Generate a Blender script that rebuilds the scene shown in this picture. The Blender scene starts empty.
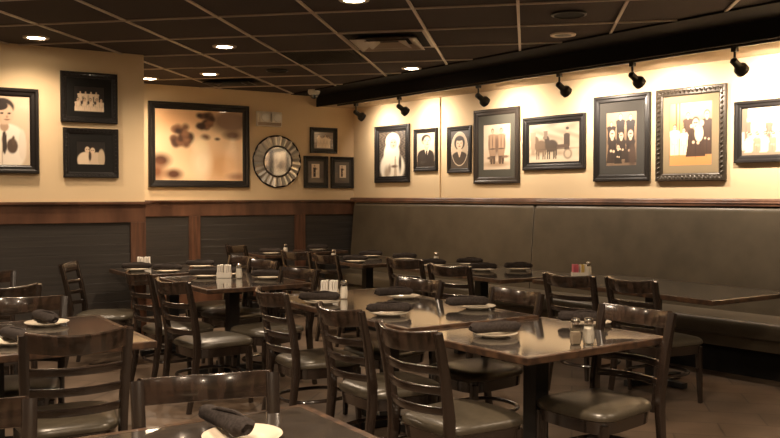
import bpy, bmesh, math, random
from mathutils import Vector, Matrix
random.seed(7)
C = bpy.context.scene.collection
PI = math.pi
R = math.radians

# ------------------------------------------------------------------ camera
F = 860.0; HC = 1.46
PITCH = math.atan((219 - 195.5) / F)
cd = bpy.data.cameras.new('camera'); cam = bpy.data.objects.new('camera', cd); C.objects.link(cam)
cd.sensor_width = 36.0; cd.lens = F / 780 * 36.0; cd.clip_start = 0.02
cam.location = (0, 0, HC); cam.rotation_euler = (PI / 2 - PITCH, 0, 0)
bpy.context.scene.camera = cam

def ray(px, py):
    f = Vector((0, math.cos(PITCH), -math.sin(PITCH))); u = Vector((0, math.sin(PITCH), math.cos(PITCH)))
    return f * F + Vector((1, 0, 0)) * (px - 390) - u * (py - 219)
def at(px, py, z):
    r = ray(px, py); t = (z - HC) / r.z
    return Vector((r.x * t, r.y * t, z))

# ------------------------------------------------------------------ materials
def lin(c):
    c = [x / 255 for x in c]
    return [x / 12.92 if x <= .04045 else ((x + .055) / 1.055) ** 2.4 for x in c]
def mat(name, col, rough=.5, metal=0, coat=0, noise=None, bump=None, spec=.5, emit=None, estr=0, trans=0):
    m = bpy.data.materials.new(name); m.use_nodes = True
    nt = m.node_tree; b = nt.nodes['Principled BSDF']
    b.inputs['Base Color'].default_value = (*col, 1); b.inputs['Roughness'].default_value = rough
    b.inputs['Metallic'].default_value = metal; b.inputs['Coat Weight'].default_value = coat
    b.inputs['Coat Roughness'].default_value = .12; b.inputs['Specular IOR Level'].default_value = spec
    b.inputs['Transmission Weight'].default_value = trans
    if emit: b.inputs['Emission Color'].default_value = (*emit, 1); b.inputs['Emission Strength'].default_value = estr
    tc = nt.nodes.new('ShaderNodeTexCoord')
    if noise:      # (scale xyz, colour2, detail)
        sc, c2, lo, hi = noise
        mp = nt.nodes.new('ShaderNodeMapping'); mp.inputs['Scale'].default_value = sc
        nz = nt.nodes.new('ShaderNodeTexNoise'); nz.inputs['Scale'].default_value = 1; nz.inputs['Detail'].default_value = 6
        cr = nt.nodes.new('ShaderNodeMapRange'); cr.inputs[1].default_value = lo; cr.inputs[2].default_value = hi
        mx = nt.nodes.new('ShaderNodeMix'); mx.data_type = 'RGBA'
        mx.inputs[6].default_value = (*col, 1); mx.inputs[7].default_value = (*c2, 1)
        L = nt.links.new
        L(tc.outputs['Object'], mp.inputs[0]); L(mp.outputs[0], nz.inputs['Vector']); L(nz.outputs[0], cr.inputs[0])
        L(cr.outputs[0], mx.inputs[0]); L(mx.outputs[2], b.inputs['Base Color'])
        if bump:
            bp = nt.nodes.new('ShaderNodeBump'); bp.inputs['Strength'].default_value = bump; bp.inputs['Distance'].default_value = .01
            L(nz.outputs[0], bp.inputs['Height']); L(bp.outputs[0], b.inputs['Normal'])
    return m
M = {}
M['paint'] = mat('wall_paint', (.70, .535, .33), .75, noise=((1.2, 1.2, 1.2), (.66, .50, .30), .35, .65))
M['wood'] = mat('chestnut_trim', (.135, .062, .034), .38, coat=.25, noise=((6, 6, 2), (.062, .027, .015), .35, .65), bump=.15)
M['woodv'] = mat('chestnut_post', (.135, .062, .034), .38, coat=.25, noise=((30, 30, 2.5), (.055, .024, .014), .35, .65), bump=.15)
M['chair'] = mat('espresso_wood', (.020, .0125, .009), .25, coat=.8, noise=((18, 18, 5), (.011, .007, .005), .35, .7))
M['crest'] = mat('worn_highlight_espresso_wood', (.038, .023, .016), .24, coat=.8, noise=((38, 38, 3), (.014, .009, .006), .42, .58))  # lighter streaky tone paints wear and reflected highlights into the crest rails
M['seat'] = mat('olive_vinyl', (.060, .049, .033), .32, noise=((60, 60, 60), (.045, .037, .026), .35, .7), bump=.05)
M['booth'] = mat('banquette_vinyl', (.092, .072, .047), .40, noise=((5, 5, 5), (.066, .052, .034), .3, .7), bump=.06)
M['top'] = mat('tabletop_laminate', (.056, .047, .040), .12, coat=1.0, spec=1.0, noise=((14, 14, 14), (.042, .035, .029), .35, .7))
M['top'].node_tree.nodes['Principled BSDF'].inputs['Coat IOR'].default_value = 1.9
M['top'].node_tree.nodes['Principled BSDF'].inputs['Coat Roughness'].default_value = .07
M['edge'] = mat('tabletop_edge_wood', (.085, .046, .026), .3, coat=.4, noise=((20, 20, 20), (.030, .017, .011), .35, .6))
M['black'] = mat('black_metal', (.012, .011, .010), .42)
M['blackpaint'] = mat('black_paint', (.009, .0075, .0065), .8, spec=.2)
M['tile'] = mat('ceiling_tile', (.066, .049, .040), .9, spec=.2, noise=((160, 160, 160), (.048, .036, .030), .4, .6), bump=.25)
M['tee'] = mat('ceiling_tee', (.50, .41, .32), .42)
M['louver'] = mat('louver_beige', (.30, .23, .16), .4)
M['napkin'] = mat('charcoal_napkin', (.022, .017, .015), .9, spec=.12, noise=((90, 90, 90), (.036, .029, .026), .4, .6), bump=.04)
M['plate'] = mat('cream_plate', (.60, .52, .41), .18)
M['chrome'] = mat('chrome', (.75, .72, .68), .2, metal=1)
M['salt'] = mat('salt', (.85, .82, .76), .8)
M['pepper'] = mat('pepper', (.30, .24, .18), .8, noise=((900, 900, 900), (.45, .38, .30), .45, .6))
M['ceramic'] = mat('white_ceramic', (.75, .70, .62), .2)
M['packet'] = mat('sugar_packet_white', (.78, .73, .66), .6)
M['pinkpacket'] = mat('sugar_packet_pink', (.70, .16, .20), .6)
M['yellowpacket'] = mat('sugar_packet_yellow', (.72, .52, .14), .6)
M['mirror'] = mat('mirror_glass', (.72, .70, .64), .06, metal=1)
M['mirror2'] = mat('mirror_facet', (.80, .76, .68), .38, metal=.75)
M['frame'] = mat('dark_frame', (.026, .020, .016), .40, coat=.15, spec=.4)
M['frameb'] = mat('black_frame', (.011, .009, .008), .42, coat=.1, spec=.35)
M['bronze'] = mat('antique_bronze_frame', (.045, .034, .023), .38, metal=.3)
M['matblack'] = mat('black_mat_board', (.010, .009, .008), .7, coat=0, spec=.2)
M['matgreen'] = mat('grey_green_mat_board', (.070, .066, .052), .8, coat=0, spec=.2)
M['mattan'] = mat('tan_mat_board', (.24, .18, .105), .8, coat=0, spec=.2)
M['matgrey'] = mat('grey_mat_board', (.050, .046, .040), .8, coat=0, spec=.2)
M['white'] = mat('white_plastic', (.70, .66, .58), .4)
M['lens'] = mat('lamp_lens', (.9, .85, .75), .4, emit=(1, .80, .55), estr=38)
M['emlens'] = mat('emergency_lamp_lens', (.75, .74, .70), .15)
M['dome'] = mat('smoked_dome', (.02, .02, .02), .08, coat=1)
def wainscot_mat():
    m = mat('charcoal_planks', (.024, .020, .017), .5, noise=((1.5, 1.5, 45), (.038, .032, .027), .35, .65))
    nt = m.node_tree; L = nt.links.new
    tc = nt.nodes.new('ShaderNodeTexCoord'); sp = nt.nodes.new('ShaderNodeSeparateXYZ')
    md = nt.nodes.new('ShaderNodeMath'); md.operation = 'FRACT'; ml = nt.nodes.new('ShaderNodeMath'); ml.operation = 'MULTIPLY'; ml.inputs[1].default_value = 11
    cmp_ = nt.nodes.new('ShaderNodeMath'); cmp_.operation = 'LESS_THAN'; cmp_.inputs[1].default_value = .06
    bp = nt.nodes.new('ShaderNodeBump'); bp.invert = True; bp.inputs['Strength'].default_value = .5; bp.inputs['Distance'].default_value = .01
    L(tc.outputs['Object'], sp.inputs[0]); L(sp.outputs[2], ml.inputs[0]); L(ml.outputs[0], md.inputs[0]); L(md.outputs[0], cmp_.inputs[0])
    L(cmp_.outputs[0], bp.inputs['Height']); L(bp.outputs[0], nt.nodes['Principled BSDF'].inputs['Normal'])
    return m
M['panel'] = wainscot_mat()
def floor_mat():
    m = bpy.data.materials.new('slate_floor'); m.use_nodes = True; nt = m.node_tree; L = nt.links.new
    b = nt.nodes['Principled BSDF']; b.inputs['Roughness'].default_value = .42
    tc = nt.nodes.new('ShaderNodeTexCoord'); mp = nt.nodes.new('ShaderNodeMapping'); mp.inputs['Rotation'].default_value = (0, 0, R(12))
    br = nt.nodes.new('ShaderNodeTexBrick'); br.inputs['Scale'].default_value = 1; br.offset = 0.5
    br.inputs['Brick Width'].default_value = .61; br.inputs['Row Height'].default_value = .305; br.inputs['Mortar Size'].default_value = .006
    br.inputs['Color1'].default_value = (.135, .098, .070, 1); br.inputs['Color2'].default_value = (.108, .080, .058, 1); br.inputs['Mortar'].default_value = (.05, .037, .027, 1)
    nz = nt.nodes.new('ShaderNodeTexNoise'); nz.inputs['Scale'].default_value = 3.5; nz.inputs['Detail'].default_value = 8
    mx = nt.nodes.new('ShaderNodeMix'); mx.data_type = 'RGBA'; mx.blend_type = 'MULTIPLY'; mx.inputs[0].default_value = .8
    cr = nt.nodes.new('ShaderNodeValToRGB'); cr.color_ramp.elements[0].position = .3; cr.color_ramp.elements[0].color = (.55, .5, .45, 1)
    cr.color_ramp.elements[1].position = .7; cr.color_ramp.elements[1].color = (1.15, 1.1, 1.05, 1)
    L(tc.outputs['Object'], mp.inputs[0]); L(mp.outputs[0], br.inputs[0]); L(tc.outputs['Object'], nz.inputs['Vector'])
    L(nz.outputs[0], cr.inputs[0]); L(br.outputs[0], mx.inputs[6]); L(cr.outputs[0], mx.inputs[7]); L(mx.outputs[2], b.inputs['Base Color'])
    return m
M['floor'] = floor_mat()
def glass_mat():
    m = bpy.data.materials.new('clear_glass'); m.use_nodes = True; nt = m.node_tree; L = nt.links.new
    nt.nodes.remove(nt.nodes['Principled BSDF'])
    t = nt.nodes.new('ShaderNodeBsdfTransparent'); t.inputs[0].default_value = (.93, .91, .87, 1)
    g = nt.nodes.new('ShaderNodeBsdfGlossy'); g.inputs['Roughness'].default_value = .06
    f = nt.nodes.new('ShaderNodeLayerWeight'); f.inputs[0].default_value = .14; x = nt.nodes.new('ShaderNodeMixShader')
    L(f.outputs['Fresnel'], x.inputs[0]); L(t.outputs[0], x.inputs[1]); L(g.outputs[0], x.inputs[2])
    L(x.outputs[0], nt.nodes['Material Output'].inputs[0])
    return m
M['glass'] = glass_mat()
def print_mat(name):
    m = bpy.data.materials.new(name); m.use_nodes = True; nt = m.node_tree
    b = nt.nodes['Principled BSDF']; b.inputs['Roughness'].default_value = .5
    b.inputs['Coat Weight'].default_value = .9; b.inputs['Coat Roughness'].default_value = .03
    a = nt.nodes.new('ShaderNodeVertexColor'); a.layer_name = 'print'
    nt.links.new(a.outputs[0], b.inputs['Base Color'])
    return m
M['print'] = print_mat('photographic_print')

# ------------------------------------------------------------------ mesh helpers
def link(name, bm, m, parent=None, smooth=False, mw=None, autos=None):
    bmesh.ops.recalc_face_normals(bm, faces=bm.faces[:])
    me = bpy.data.meshes.new(name); bm.to_mesh(me); bm.free()
    me.materials.append(m)
    if smooth:
        for p in me.polygons: p.use_smooth = True
        try: me.set_sharp_from_angle(angle=R(40))
        except Exception: pass
    o = bpy.data.objects.new(name, me); C.objects.link(o)
    if parent: o.parent = parent
    if mw is not None: o.matrix_local = mw
    return o
def tag(o, label=None, cat=None, group=None, kind=None):
    if label: o['label'] = label
    if cat: o['category'] = cat
    if group: o['group'] = group
    if kind: o['kind'] = kind
    return o
def thing(name, loc, rz=0, label=None, cat=None, group=None):
    o = bpy.data.objects.new(name, None); C.objects.link(o); o.empty_display_size = .1
    o.location = loc; o.rotation_euler = (0, 0, rz)
    return tag(o, label, cat, group)
def copy_tree(o, parent=None):
    c = o.copy(); C.objects.link(c)
    if parent: c.parent = parent
    for ch in list(o.children): copy_tree(ch, c)
    return c
def box(bm, x0, x1, y0, y1, z0, z1, bev=0, mtx=None):
    vs = [bm.verts.new((x, y, z)) for x in (x0, x1) for y in (y0, y1) for z in (z0, z1)]
    fs = [bm.faces.new([vs[i] for i in q]) for q in ((0, 1, 3, 2), (4, 6, 7, 5), (0, 4, 5, 1), (2, 3, 7, 6), (0, 2, 6, 4), (1, 5, 7, 3))]
    geo = vs
    if bev:
        es = list({e for f in fs for e in f.edges})
        r = bmesh.ops.bevel(bm, geom=es, offset=bev, segments=2, profile=.7, affect='EDGES')
        geo = list({v for f in r['faces'] for v in f.verts} | {v for v in vs if v.is_valid})
    if mtx is not None: bmesh.ops.transform(bm, matrix=mtx, verts=geo)
    return bm
def sweep(bm, pts, w, t, up=(0, 0, 1), n=8, rnd=.35):
    """rounded-rectangle section w (across) x t (along 'up'-ish) swept along pts; w,t may be lists"""
    pts = [Vector(p) for p in pts]; N = len(pts)
    if not isinstance(w, (list, tuple)): w = [w] * N
    if not isinstance(t, (list, tuple)): t = [t] * N
    rings = []
    for i, p in enumerate(pts):
        d = (pts[min(i + 1, N - 1)] - pts[max(i - 1, 0)]).normalized()
        s = d.cross(Vector(up)).normalized(); q = s.cross(d).normalized()
        ring = []
        a, b = w[i] / 2, t[i] / 2; r = min(a, b) * rnd * 2 * .5
        for sx, sy, a0 in ((1, 1, 0), (-1, 1, 90), (-1, -1, 180), (1, -1, 270)):
            for k in range(3):
                an = R(a0 + 45 * k)
                ring.append(bm.verts.new(p + s * (sx * (a - r) + r * math.cos(an)) + q * (sy * (b - r) + r * math.sin(an))))
        rings.append(ring)
    m = len(rings[0])
    for a, b in zip(rings, rings[1:]):
        for k in range(m): bm.faces.new((a[k], a[(k + 1) % m], b[(k + 1) % m], b[k]))
    bm.faces.new(rings[0]); bm.faces.new(rings[-1][::-1])
    return bm
def tube(bm, pts, r, n=8, closed=False):
    pts = [Vector(p) for p in pts]; N = len(pts)
    if not isinstance(r, (list, tuple)): r = [r] * N
    rings = []; ref = Vector((0, 0, 1))
    for i, p in enumerate(pts):
        if closed: d = (pts[(i + 1) % N] - pts[i - 1]).normalized()
        else: d = (pts[min(i + 1, N - 1)] - pts[max(i - 1, 0)]).normalized()
        rr = ref if abs(d.dot(ref)) < .95 else Vector((1, 0, 0))
        s = d.cross(rr).normalized(); q = s.cross(d).normalized()
        rings.append([bm.verts.new(p + (s * math.cos(2 * PI * k / n) + q * math.sin(2 * PI * k / n)) * r[i]) for k in range(n)])
    prs = list(zip(rings, rings[1:])) + ([(rings[-1], rings[0])] if closed else [])
    for a, b in prs:
        for k in range(n): bm.faces.new((a[k], a[(k + 1) % n], b[(k + 1) % n], b[k]))
    if not closed: bm.faces.new(rings[0]); bm.faces.new(rings[-1][::-1])
    return bm
def lathe(bm, prof, n=20, mtx=None, sx=1, sy=1):
    rings = []; allv = []
    for r, z in prof:
        if r < 1e-6: v = [bm.verts.new((0, 0, z))]
        else: v = [bm.verts.new((r * sx * math.cos(2 * PI * k / n), r * sy * math.sin(2 * PI * k / n), z)) for k in range(n)]
        rings.append(v); allv += v
    for a, b in zip(rings, rings[1:]):
        if len(a) == 1 and len(b) == 1: continue
        for k in range(n):
            k2 = (k + 1) % n
            if len(a) == 1: bm.faces.new((a[0], b[k2], b[k]))
            elif len(b) == 1: bm.faces.new((a[k], a[k2], b[0]))
            else: bm.faces.new((a[k], a[k2], b[k2], b[k]))
    if len(rings[0]) > 1: bm.faces.new(rings[0][::-1])
    if len(rings[-1]) > 1: bm.faces.new(rings[-1])
    if mtx is not None: bmesh.ops.transform(bm, matrix=mtx, verts=allv)
    return bm
def extrude_profile(bm, prof, x0, x1, n=1, wob=None):
    """profile (y,z) list extruded along x"""
    xs = [x0 + (x1 - x0) * i / n for i in range(n + 1)]
    rings = [[bm.verts.new((x, y, z)) for y, z in prof] for x in xs]
    m = len(prof)
    for a, b in zip(rings, rings[1:]):
        for k in range(m): bm.faces.new((a[k], a[(k + 1) % m], b[(k + 1) % m], b[k]))
    bm.faces.new(rings[0]); bm.faces.new(rings[-1][::-1])
    return bm
nb = bmesh.new

# ------------------------------------------------------------------ wall frames
class Wall:
    def __init__(s, p0, p1):
        s.p0 = Vector((*p0, 0)); d = Vector((*p1, 0)) - s.p0; s.len = d.length; s.d = d.normalized()
        s.n = Vector((s.d.y, -s.d.x, 0)); s.ang = math.atan2(s.d.y, s.d.x)
    def mtx(s, x=0, off=0, z=0):       # local x along wall, local -y into the room
        return Matrix.Translation(s.p0 + s.d * x + s.n * off + Vector((0, 0, z))) @ Matrix.Rotation(s.ang, 4, 'Z')
    def hit(s, px, py, off=0):         # (x along the wall, z) where the sight line meets the wall
        r = ray(px, py); o = Vector((0, 0, HC)); q = s.p0 + s.n * off
        t = (q - o).dot(s.n) / r.dot(s.n); p = o + r * t
        return (p - s.p0).dot(s.d), p.z
H = 2.805; SZ = 2.655
K = (-.485, 11.9)
dRW = Vector((3.765, -4.67)).normalized()
RW = Wall(K, (K[0] + dRW.x * 15, K[1] + dRW.y * 15))
BWd = Vector((2.455, 1.52)).normalized()
BW = Wall((K[0] - BWd.x * 5, K[1] - BWd.y * 5), K)
LWd = Vector((.843, .537)).normalized(); LC = Vector((-2.36, 8.28))
LW = Wall((LC.x - LWd.x * 6.5, LC.y - LWd.y * 6.5), (LC.x, LC.y))
def wall_box(name, W, x0, x1, z0, z1, m, off0=-.12, off1=0, bev=0, parent=None):
    bm = nb(); box(bm, x0, x1, -off1, -off0, z0, z1, bev)
    o = link(name, bm, m); o.matrix_world = W.mtx()
    if parent: o.parent = parent
    return o
def struct(o): o['kind'] = 'structure'; return o
struct(wall_box('wall_booth', RW, -.05, RW.len, 0, H, M['paint']))
xj, _ = RW.hit(441, 150)
struct(wall_box('wall_jog', RW, -.0, xj, 1.30, SZ, M['paint'], 0, .022))
struct(wall_box('wall_back', BW, -.1, BW.len, 0, H, M['paint']))
struct(wall_box('wall_left', LW, 0, LW.len, 0, H, M['paint']))
RT = Wall((LC.x, LC.y), (LC.x - LWd.y * 2.0, LC.y + LWd.x * 2.0))
struct(wall_box('wall_return', RT, .02, 1.95, 0, H, M['paint'], -.12, 0))
e_r = RW.p0 + RW.d * RW.len; l0 = LW.p0
rear = Vector((-1.2, -4.6, 0))
for nm, a, b in (('wall_rear', e_r, rear), ('wall_side', rear, l0)):
    W_ = Wall((a.x, a.y), (b.x, b.y)); struct(wall_box(nm, W_, -.1, W_.len + .1, 0, H, M['paint']))
    struct(wall_box('trim_' + ('1' if nm == 'wall_rear' else '2'), W_, 0, W_.len, 0, 1.25, M['panel'], 0, .02))
# floor and ceiling
bm = nb(); box(bm, -9, 11, -7, 14, -.1, 0); struct(link('floor', bm, M['floor']))
bm = nb(); box(bm, -9, 11, -7, 14, H, H + .1); ceil = struct(link('ceiling', bm, M['tile']))

# ceiling grid
gd = Vector((math.cos(R(81)), math.sin(R(81)), 0)); rd = Vector((math.cos(R(-11)), math.sin(R(-11)), 0))
def gridpt(i, j):                     # i: long line index (L5 = 0), j: cross row index
    a = Vector((.88, 5.96, 0)); # along L5
    o = a + gd * ((6.06 + .785 * j - 5.96) / gd.y)
    return o + rd * (.754 * i / rd.x) * (1 / (1 - rd.y / rd.x * gd.x / gd.y))
bm = nb()
def strip(bm, a, b, w=.024, z0=H - .012, z1=H - .0005):
    d = (b - a).normalized(); s = Vector((-d.y, d.x, 0)) * w / 2
    v = [bm.verts.new((p + q * s + Vector((0, 0, z)))) for z in (z0, z1) for p, q in ((a, 1), (a, -1), (b, -1), (b, 1))]
    for q in ((0, 1, 2, 3), (4, 7, 6, 5), (0, 4, 5, 1), (1, 5, 6, 2), (2, 6, 7, 3), (3, 7, 4, 0)): bm.faces.new([v[k] for k in q])
for i in range(-9, 10): strip(bm, gridpt(i, -12), gridpt(i, 8), .022)
for j in range(-12, 9): strip(bm, gridpt(-10, j), gridpt(10, j), .014)
link('ceiling_grid', bm, M['tee'], ceil)

# soffit over the booth: black fascia in front, tan underside
def rwloc(p): q = Vector((p[0], p[1], 0)) - RW.p0; return q.dot(RW.d), q.dot(RW.n)
sa = rwloc(at(314, 107, SZ)); sb = rwloc(at(780, 36.4, SZ))
sl = (sb[1] - sa[1]) / (sb[0] - sa[0])
def soffoff(x): return sa[1] + sl * (x - sa[0])
bm = nb()
x0, x1 = sa[0] - .35, 15
for z0, z1, in ((SZ, H),):
    v = [bm.verts.new(p) for p in ((x0, 0, z0), (x1, 0, z0), (x1, -soffoff(x1), z0), (x0, -soffoff(x0), z0), (x0, 0, z1), (x1, 0, z1), (x1, -soffoff(x1), z1), (x0, -soffoff(x0), z1))]
    for q in ((0, 1, 2, 3), (4, 7, 6, 5), (0, 4, 5, 1), (1, 5, 6, 2), (2, 6, 7, 3), (3, 7, 4, 0)): bm.faces.new([v[k] for k in q])
so = link('ceiling_soffit', bm, mat('soffit_tan', (.36, .27, .17), .8)); so.matrix_world = RW.mtx(); struct(so)
bm = nb()
v = [bm.verts.new(p) for p in ((x0, -soffoff(x0) - .012, SZ - .006), (x1, -soffoff(x1) - .012, SZ - .006), (x1, -soffoff(x1) + .01, SZ - .006), (x0, -soffoff(x0) + .01, SZ - .006),
     (x0, -soffoff(x0) - .012, H), (x1, -soffoff(x1) - .012, H), (x1, -soffoff(x1) + .01, H), (x0, -soffoff(x0) + .01, H))]
for q in ((0, 1, 2, 3), (4, 7, 6, 5), (0, 4, 5, 1), (1, 5, 6, 2), (2, 6, 7, 3), (3, 7, 4, 0)): bm.faces.new([v[k] for k in q])
# black border panel on the ceiling beside the fascia
ba = rwloc(at(335.6, 85, H)); bb = rwloc(at(609, 32.5, H)); bs = (bb[1] - ba[1]) / (bb[0] - ba[0])
bo = lambda x: ba[1] + bs * (x - ba[0])
v = [bm.verts.new(p) for p in ((x0, -soffoff(x0), H - .016), (x1, -soffoff(x1), H - .016), (x1, -bo(x1), H - .016), (x0, -bo(x0), H - .016),
     (x0, -soffoff(x0), H), (x1, -soffoff(x1), H), (x1, -bo(x1), H), (x0, -bo(x0), H))]
for q in ((0, 1, 2, 3), (4, 7, 6, 5), (0, 4, 5, 1), (1, 5, 6, 2), (2, 6, 7, 3), (3, 7, 4, 0)): bm.faces.new([v[k] for k in q])
fa = link('trim_3', bm, M['blackpaint']); fa.matrix_world = RW.mtx(); struct(fa)

# wainscot on back and left walls
def wainscot(W, name, x0, x1, posts, idx):
    root = struct(wall_box(name, W, x0, x1, .12, 1.22, M['panel'], 0, .012))
    def piece(nm, xa, xb, z0, z1, off, m, bev=.004):
        bm = nb(); box(bm, xa, xb, -off, 0, z0, z1, bev); o = link(nm, bm, m, root); return o
    piece('top_board', x0, x1, 1.205, 1.375, .030, M['wood'])
    piece('cap_moulding', x0, x1 + (.05 if idx == 0 else 0), 1.375, 1.402, .055, M['wood'], .008)
    piece('bottom_board', x0, x1, .10, .24, .030, M['wood'])
    piece('base', x0, x1, 0, .10, .022, M['blackpaint'])
    for a, b in posts: piece('post', a, b, .24, 1.205, .030, M['woodv'])
h = lambda W, a, b, y=210: (W.hit(a, y, .03)[0], W.hit(b, y, .03)[0])
lp = h(LW, 135.5, 150.5); lwid = lp[1] - lp[0]
wainscot(LW, 'trim_4', 0, LW.len, [(LW.len - lwid, LW.len), (LW.len - lwid - 1.6, LW.len - 1.6), (LW.len - lwid - 3.2, LW.len - 3.2)], 0)
p1 = h(BW, 189, 200.5); p2 = h(BW, 295, 305.5)
wainscot(BW, 'trim_5', .3, BW.len - .02, [p1, p2], 1)
# booth rail
bm = nb(); extrude_profile(bm, [(0, 1.366), (-.088, 1.368), (-.086, 1.388), (-.092, 1.394), (-.084, 1.402), (-.080, 1.418), (-.070, 1.430), (0, 1.433)], .0, RW.len, 1)
o = link('trim_6', bm, M['wood']); o.matrix_world = RW.mtx(); struct(o)
# dark wall behind the banquette
struct(wall_box('trim_7', RW, 0, RW.len, 0, 1.37, M['panel'], 0, .006))

# ------------------------------------------------------------------ banquette
def rprof(pts, r, n=4):
    out = []; m = len(pts)
    for i in range(m):
        p = Vector(pts[i]); a = Vector(pts[i - 1]); b = Vector(pts[(i + 1) % m]); rr = r[i] if isinstance(r, list) else r
        if rr <= 0: out.append(tuple(p)); continue
        p1 = p + (a - p).normalized() * rr; p2 = p + (b - p).normalized() * rr
        for k in range(n + 1):
            t = k / n; out.append(tuple(p1 * (1 - t) ** 2 + p * 2 * t * (1 - t) + p2 * t ** 2))
    return out
def banquette(xa, xb, label):
    t = thing('banquette', (0, 0, 0), 0, label, 'bench', None)
    t.matrix_world = RW.mtx(xa, .007, 0); L = xb - xa
    bm = nb(); extrude_profile(bm, rprof([(0, .40), (0, 1.362), (-.085, 1.362), (-.17, .40)], [0, .01, .05, .02]), .006, L - .006, 1)
    bmesh.ops.bevel(bm, geom=[e for e in bm.edges if abs(e.verts[0].co.x - e.verts[1].co.x) < 1e-6], offset=.012, segments=2, affect='EDGES')
    link('backrest', bm, M['booth'], t, True)
    bm = nb(); extrude_profile(bm, rprof([(-.15, .335), (-.15, .465), (-.66, .47), (-.67, .335)], [0, 0, .045, .02]), .004, L - .004, 1)
    link('seat', bm, M['booth'], t, True)
    bm = nb(); box(bm, 0, L, -.63, -.05, .24, .335, .004); link('seat_frame', bm, M['booth'], t)
    bm = nb(); box(bm, 0, L, -.50, 0, 0, .24); link('plinth', bm, M['blackpaint'], t)
    return t
xs, _ = RW.hit(534, 240, .1)
banquette(.10, xs, 'olive brown vinyl banquette section running into the back corner')
banquette(xs, xs + 5.5, 'olive brown vinyl banquette section under the large framed group photographs')

# ------------------------------------------------------------------ picture prints
def S(*c): return lin(c)
def make_print(name, w, h, ops, parent, mtx, nx=56):
    ny = max(8, int(nx * h / w)); bm = nb()
    cl = bm.loops.layers.float_color.new('print')
    def colour(u, v):
        c = None
        for op in ops:
            k = op[0]
            if k == 'bg': c = list(op[1])
            elif k == 'g':     # vertical gradient-free blotch noise of two tones (age stains of the print)
                n = .5 + .5 * math.sin(u * op[2] + 3 * math.sin(v * op[3])) * math.cos(v * op[3] * 1.3 + 2 * u)
                c = [a * (1 - n * op[4]) + b * n * op[4] for a, b in zip(c, op[1])]
            elif k == 'e':
                _, cx, cy, rx, ry, col, soft = op
                d = math.hypot((u - cx) / rx, (v - cy) / ry)
                a = 1 if d < 1 - soft else (0 if d > 1 + soft else (1 + soft - d) / (2 * soft))
                c = [p * (1 - a) + q * a for p, q in zip(c, col)]
            elif k == 'c':
                _, cx, cy, r, col, soft, kx = op
                d = math.hypot((u - cx) / (r * kx * h / w), (v - cy) / r)
                a = 1 if d < 1 - soft else (0 if d > 1 + soft else (1 + soft - d) / (2 * soft))
                c = [p * (1 - a) + q * a for p, q in zip(c, col)]
            elif k == 't':
                _, cx, y0, y1, w0, w1, col = op
                if y0 <= v <= y1 and abs(u - cx) <= w0 + (w1 - w0) * (v - y0) / (y1 - y0): c = list(col)
            elif k == 's':
                _, cx, cy, rx, ry, col, soft = op
                d = (abs((u - cx) / rx) ** 4 + abs((v - cy) / ry) ** 4) ** .25
                a = 1 if d < 1 - soft else (0 if d > 1 + soft else (1 + soft - d) / (2 * soft))
                c = [p * (1 - a) + q * a for p, q in zip(c, col)]
            elif k == 'r':
                _, x0, y0, x1, y1, col = op
                if x0 <= u <= x1 and y0 <= v <= y1: c = list(col)
            elif k == 'o':     # outside of an oval
                _, cx, cy, rx, ry, col = op
                if math.hypot((u - cx) / rx, (v - cy) / ry) > 1: c = list(col)
        return c
    g = [[bm.verts.new(((i / nx - .5) * w, 0, (j / ny - .5) * h)) for i in range(nx + 1)] for j in range(ny + 1)]
    cols = [[colour(i / nx, j / ny) for i in range(nx + 1)] for j in range(ny + 1)]
    for j in range(ny):
        for i in range(nx):
            f = bm.faces.new((g[j][i], g[j][i + 1], g[j + 1][i + 1], g[j + 1][i]))
            for l, (jj, ii) in zip(f.loops, ((j, i), (j, i + 1), (j + 1, i + 1), (j + 1, i))): l[cl] = (*cols[jj][ii], 1)
    me = bpy.data.meshes.new(name); bm.to_mesh(me); bm.free(); me.materials.append(M['print'])
    o = bpy.data.objects.new(name, me); C.objects.link(o); o.parent = parent; o.matrix_local = mtx
    return o
def man(cx, top, s, coat=None, shirt=True, skin=None, hair=None, asp=1.0, sc=1.0):
    """a half-length sitter: head ellipse, hair, shoulders; s = head height"""
    coat = coat or S(30, 24, 20); skin = skin or S(205, 178, 150); hair = hair or S(35, 26, 20)
    a = asp
    ops = [('e', cx, top - s * 2.45, s * .95 * a * sc, s * 1.45, coat, .08), ('e', cx, top - s * 3.6, s * .95 * a * sc, s * 1.6, coat, .05)]
    if shirt: ops += [('e', cx, top - s * 1.45, s * .2 * a, s * .5, S(225, 205, 180), .2), ('e', cx, top - s * 1.6, s * .07 * a, s * .4, S(30, 25, 22), .2)]
    ops += [('e', cx, top - s * .95, s * .2 * a, s * .25, skin, .2), ('e', cx, top - s * .40, s * .42 * a, s * .48, hair, .08), ('e', cx, top - s * .56, s * .34 * a, s * .44, skin, .1)]
    ops += [('e', cx - s * .14 * a, top - s * .52, s * .07 * a, s * .045, S(60, 42, 32), .4), ('e', cx + s * .14 * a, top - s * .52, s * .07 * a, s * .045, S(60, 42, 32), .4),
            ('e', cx, top - s * .70, s * .04 * a, s * .05, S(150, 115, 90), .5), ('e', cx, top - s * .82, s * .11 * a, s * .03, S(120, 70, 55), .4)]
    return ops
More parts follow.
